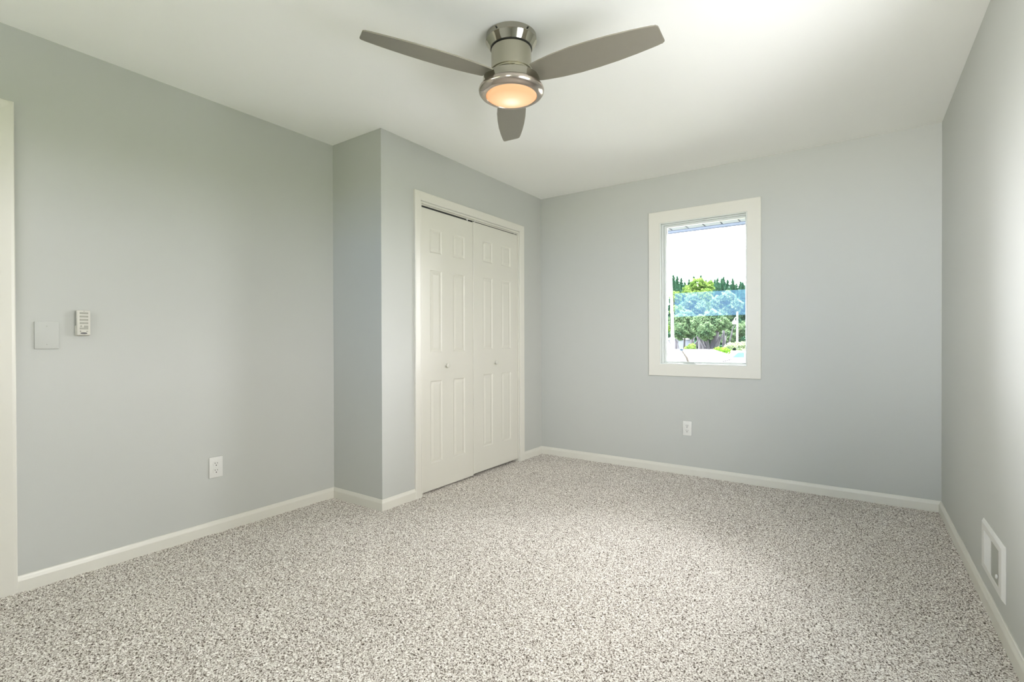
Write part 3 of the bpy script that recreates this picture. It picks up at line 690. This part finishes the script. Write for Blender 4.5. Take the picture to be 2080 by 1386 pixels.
# conifer row
cons = [(1368, 566), (1376, 567), (1384, 571), (1410, 568), (1424, 566), (1434, 576), (1444, 575), (1452, 575), (1458, 571), (1466, 573), (1470, 570), (1478, 575), (1488, 573), (1496, 583), (1504, 579), (1509, 581), (1515, 584), (1391, 580), (1400, 574), (1439, 581), (1483, 586)]
base_meshes = []
for k in range(3):
    r_ = empty('conifer_tree', (0, 0, 0)); h_ = 12.0
    cone = B(); lathe(cone, [(0.95, 1.0), (0.70, 4.0), (0.42, 8.0), (0.10, 11.3), (0, 11.9)], 9)
    tr = trunk(r_, h_*0.95, 0.16, 0, 0, k); fo = link('foliage', foliage_conifer(h_, 1.45, 5200, 40+k), M['conifer'], r_)
    link('inner_foliage', cone, M['conifer'], r_)
    base_meshes.append(r_)
for i, (u, v) in enumerate(sorted(cons)):
    D = 73+((i*3) % 8)*4.7; p = at(u, D); hgt = topz(v, D)-GZ
    src = base_meshes[i % 3]
    if i < 3: r_ = src
    else:
        r_ = src.copy(); COL.objects.link(r_)
        for ch in src.children:
            c_ = ch.copy(); COL.objects.link(c_); c_.parent = r_
    s = hgt/12.0; r_.location = p; r_.scale = (s, s, s); r_.rotation_euler = (0, 0, rng.uniform(0, 6.28))
    tag(r_, 'dark green conifer, one of the pointed spires against the sky outside the window', 'tree', 'conifers on the skyline')
# large yellow-green broadleaf in the middle of the skyline
def broad(name, u, D, clumps, n, size, m, label, cat='tree', grp=None, tr=None, seed=3):
    r_ = empty(name, at(u, D), 0); tag(r_, label, cat, grp)
    link('foliage', foliage_round(clumps, n, size, seed), m, r_)
    if tr: trunk(r_, *tr)
    return r_
def zpx(v, D): return topz(v, D)-GZ
D = 70.5; k = D/F_PX
broad('broadleaf_tree', 1422, D, [(-22*k, 0, zpx(597, D), 15*k), (-6*k, 0, zpx(585, D), 16*k), (10*k, 1, zpx(590, D), 16*k), (14*k, -1.2, zpx(608, D), 15*k), (-10*k, -1, zpx(612, D), 17*k), (0, 0, zpx(640, D), 26*k)], 16000, 0.20, M['yellowleaf'],
      'tall yellow-green broadleaf tree rising at the middle of the window view', tr=(8.5, 0.28, 0, 3, 5))
D = 52; k = D/F_PX
D = 56; k = D/F_PX
broad('shade_tree', 1388, D, [(-14*k, 0, zpx(660, D), 18*k), (4*k, 0, zpx(655, D), 20*k), (-2*k, -1, zpx(680, D), 20*k), (14*k, 0, zpx(682, D), 15*k)], 13000, 0.16, M['broad'],
      'rounded shade tree left of the forked trunks, behind the crank in the window view', tr=(4.5, 0.14, 0.2, 3, 6))
D = 51; k = D/F_PX
broad('shade_tree', 1440, D, [(-18*k, 0, zpx(664, D), 20*k), (4*k, .5, zpx(655, D), 22*k), (22*k, 0, zpx(664, D), 18*k), (0, -1, zpx(680, D), 20*k), (-8*k, 0, zpx(688, D), 10*k)], 17000, 0.16, M['broad'],
      'spreading shade tree with thick forked dark trunks in the middle of the window view', tr=(5.0, 0.42, 0.9, 7, 9), seed=5)
D = 69; k = D/F_PX
broad('shade_tree', 1482, D, [(-6*k, 0, zpx(672, D), 18*k), (12*k, 0, zpx(680, D), 18*k), (0*k, -1, zpx(692, D), 17*k), (26*k, 0, zpx(676, D), 17*k)], 13000, 0.16, M['broad'],
      'dense shade tree behind the lamp post at the right of the window view', tr=(4.2, 0.18, -0.3, 3, 10), seed=6)
D = 61; k = D/F_PX
broad('hedgerow_tree', 1373, D, [(0, 0, zpx(610, D), 13*k), (2*k, 0, zpx(640, D), 15*k), (-4*k, 0, zpx(670, D), 16*k)], 9000, 0.18, M['yellowleaf'], 'pale green tree just right of the utility pole', tr=(4.5, 0.18, 0, 2, 3), seed=8)
broad('hedgerow_tree', 1405, D+4, [(0, 0, zpx(620, D+4), 18*k), (-14*k, 0, zpx(632, D+4), 15*k), (16*k, 0, zpx(632, D+4), 17*k), (0, 0, zpx(650, D+4), 18*k)], 12000, 0.18, M['broad'], 'mid green tree in the second row, left half of the window view', tr=(6, 0.22, 0, 3, 4), seed=9)
broad('hedgerow_tree', 1470, D+4, [(-12*k, 0, zpx(622, D+4), 18*k), (8*k, 0, zpx(612, D+4), 17*k), (24*k, 0, zpx(628, D+4), 17*k), (0, 0, zpx(645, D+4), 20*k)], 12000, 0.18, M['broad'], 'mid green tree in the second row, right half of the window view', tr=(6, 0.22, 0, 3, 4), seed=12)
D = 38; k = D/F_PX
D = 60; k = D/F_PX
broad('shrub', 1482, D, [(-6*k, 0, zpx(713, D), 7*k), (2*k, 0, zpx(709, D), 8*k), (-1*k, 0, zpx(722, D), 10*k)], 2200, 0.13, M['bushleaf'], 'pale leafy shrub at the foot of the lamp post', 'shrub', seed=14)
D = 62.5; k = D/F_PX
broad('shrub', 1504, D, [(-7*k, 0, zpx(708, D), 8*k), (5*k, 0, zpx(707, D), 8*k), (14*k, 0, zpx(711, D), 8*k), (2*k, 0, zpx(722, D), 12*k)], 3500, 0.13, M['bushleaf'], 'pale leafy shrub right of the lamp post, behind the white car', 'shrub', seed=15)
D = 38; k = D/F_PX
broad('shrub', 1465, D-2, [(-7*k, 0, zpx(719, D-2), 8*k), (4*k, 0, zpx(720, D-2), 9*k), (10*k, 0, zpx(722, D-2), 8*k)], 1800, 0.08, M['limeleaf'], 'bright lime green shrub just beyond the roof corner', 'shrub', seed=16)
D = 45; k = D/F_PX
broad('shrub', 1405, D, [(0, 0, zpx(712, D), 9*k), (-8*k, 0, zpx(716, D), 8*k)], 900, 0.12, M['yellowleaf'], 'small yellow-green shrub beyond the roof, right of the crank', 'shrub', seed=17)

# utility pole
D = 50; p = at(1366, D); ht = zpx(549, D)
up_ = empty('utility_pole', p, YAW); tag(up_, 'tall pale utility pole with a cross arm at the left edge of the window view', 'utility pole')
bm = B(); tube(bm, [(0.05, 0, -0.1), (-0.02, 0, ht*.5), (-0.19, 0, ht)], [0.17, 0.15, 0.115], 14); link('pole', bm, M['polewood'], up_, True)
bm = B(); box(bm, -0.75, 0.45, -0.06, 0.06, ht-0.15, ht-0.07, 0.01); bmesh.ops.translate(bm, verts=bm.verts[:], vec=(0.12, -0.14, 0)); link('cross_arm', bm, M['metalgrey'], up_)
bm = B(); lathe(bm, [(0, 0), (0.03, 0), (0.03, 0.12), (0.06, 0.14), (0.05, 0.20), (0.07, 0.22), (0.04, 0.30), (0, 0.32)], 14, 'Z', (-0.16, 0, ht-0.02)); link('insulator', bm, M['insul'], up_, True)

# lamp post
D = 63.5; p = at(1497.5, D); ht = zpx(640, D)
lp = empty('street_lamp', p, YAW); tag(lp, 'slim white lamp post with a hanging lantern on its left, outside the window', 'street lamp')
bm = B(); tube(bm, [(0, 0, -0.1), (0, 0, ht)], [0.11, 0.08], 12); link('lamp_pole', bm, M['lampwhite'], lp, True)
zb_ = zpx(687, D); bm = B(); lathe(bm, [(0.02, -0.24), (0.13, -0.24), (0.13, 0.24), (0.02, 0.24)], 16, 'Z', (0, 0, zb_)); link('pole_band', bm, M['siding'], lp, True)
zl = zpx(662, D); bm = B(); tube(bm, [(0, 0, zl+0.55), (-0.19, 0, zl+0.66), (-0.35, 0, zl+0.47)], [0.03, 0.03, 0.03], 8); link('bracket', bm, M['lampwhite'], lp, True)
bm = B(); lathe(bm, [(0, 0.50), (0.05, 0.47), (0.08, 0.31), (0.25, 0.09), (0.27, 0.0), (0.22, -0.22), (0, -0.24)], 18, 'Z', (-0.35, 0, zl)); link('lantern', bm, M['lampwhite'], lp, True)

# parked white car, seen only above the sill
D = 55; p = at(1512, D, GZ)
ca = empty('parked_car', p, YAW); tag(ca, 'white parked car with dark side windows, partly cut off by the window edge', 'car')
bm = B()
side = [(-2.5, .45), (-2.5, 1.0), (-2.25, 1.18), (-1.25, 1.95), (-1.05, 2.0), (1.7, 2.0), (2.1, 1.15), (2.35, 1.05), (2.35, .45)]
quadprism(bm, [(x, -0.9, z) for x, z in side], (0, 1.8, 0)); bmesh.ops.bevel(bm, geom=bm.edges[:], offset=0.05, segments=2, affect='EDGES'); link('car_body', bm, M['carpaint'], ca, True)
for q in ([(-1.75, 1.30), (-0.45, 1.30), (-0.45, 1.83), (-1.12, 1.83)], [(-0.25, 1.30), (0.75, 1.30), (0.75, 1.83), (-0.25, 1.83)], [(0.92, 1.30), (1.75, 1.30), (1.58, 1.83), (0.92, 1.83)]):
    bm = B(); quadprism(bm, [(x, -0.925, z) for x, z in q], (0, 0.04, 0)); link('side_window', bm, M['carglass'], ca)
for x in (-1.55, 1.5):
    for y in (-0.92, 0.72):
        bm = B(); lathe(bm, [(0, 0), (0.30, 0), (0.34, 0.03), (0.34, 0.17), (0.30, 0.20), (0, 0.20)], 24, 'Y', (x, y, 0.34)); link('wheel', bm, M['cardark'], ca, True)

# shed behind the trees
D = 65.5; p = at(1388, D)
sh = empty('garden_shed', p, YAW); tag(sh, 'low grey shed in shade beyond the roof, behind the left trees', 'shed')
bm = B(); box(bm, -1.3, 1.0, 0, 3, -0.05, zpx(695, D)-0.1); link('shed_wall', bm, M['siding'], sh)
bm = B(); zz = zpx(695, D)-0.1; quadprism(bm, [(-1.5, -.2, zz), (1.2, -.2, zz), (-.15, -.2, zz+0.5)], (0, 3.4, 0)); link('shed_roof', bm, M['metalgrey'], sh)
bm = B(); box(bm, 0.05, 0.65, -0.04, 0.01, 0, 2.0); link('shed_door', bm, M['lampwhite'], sh)
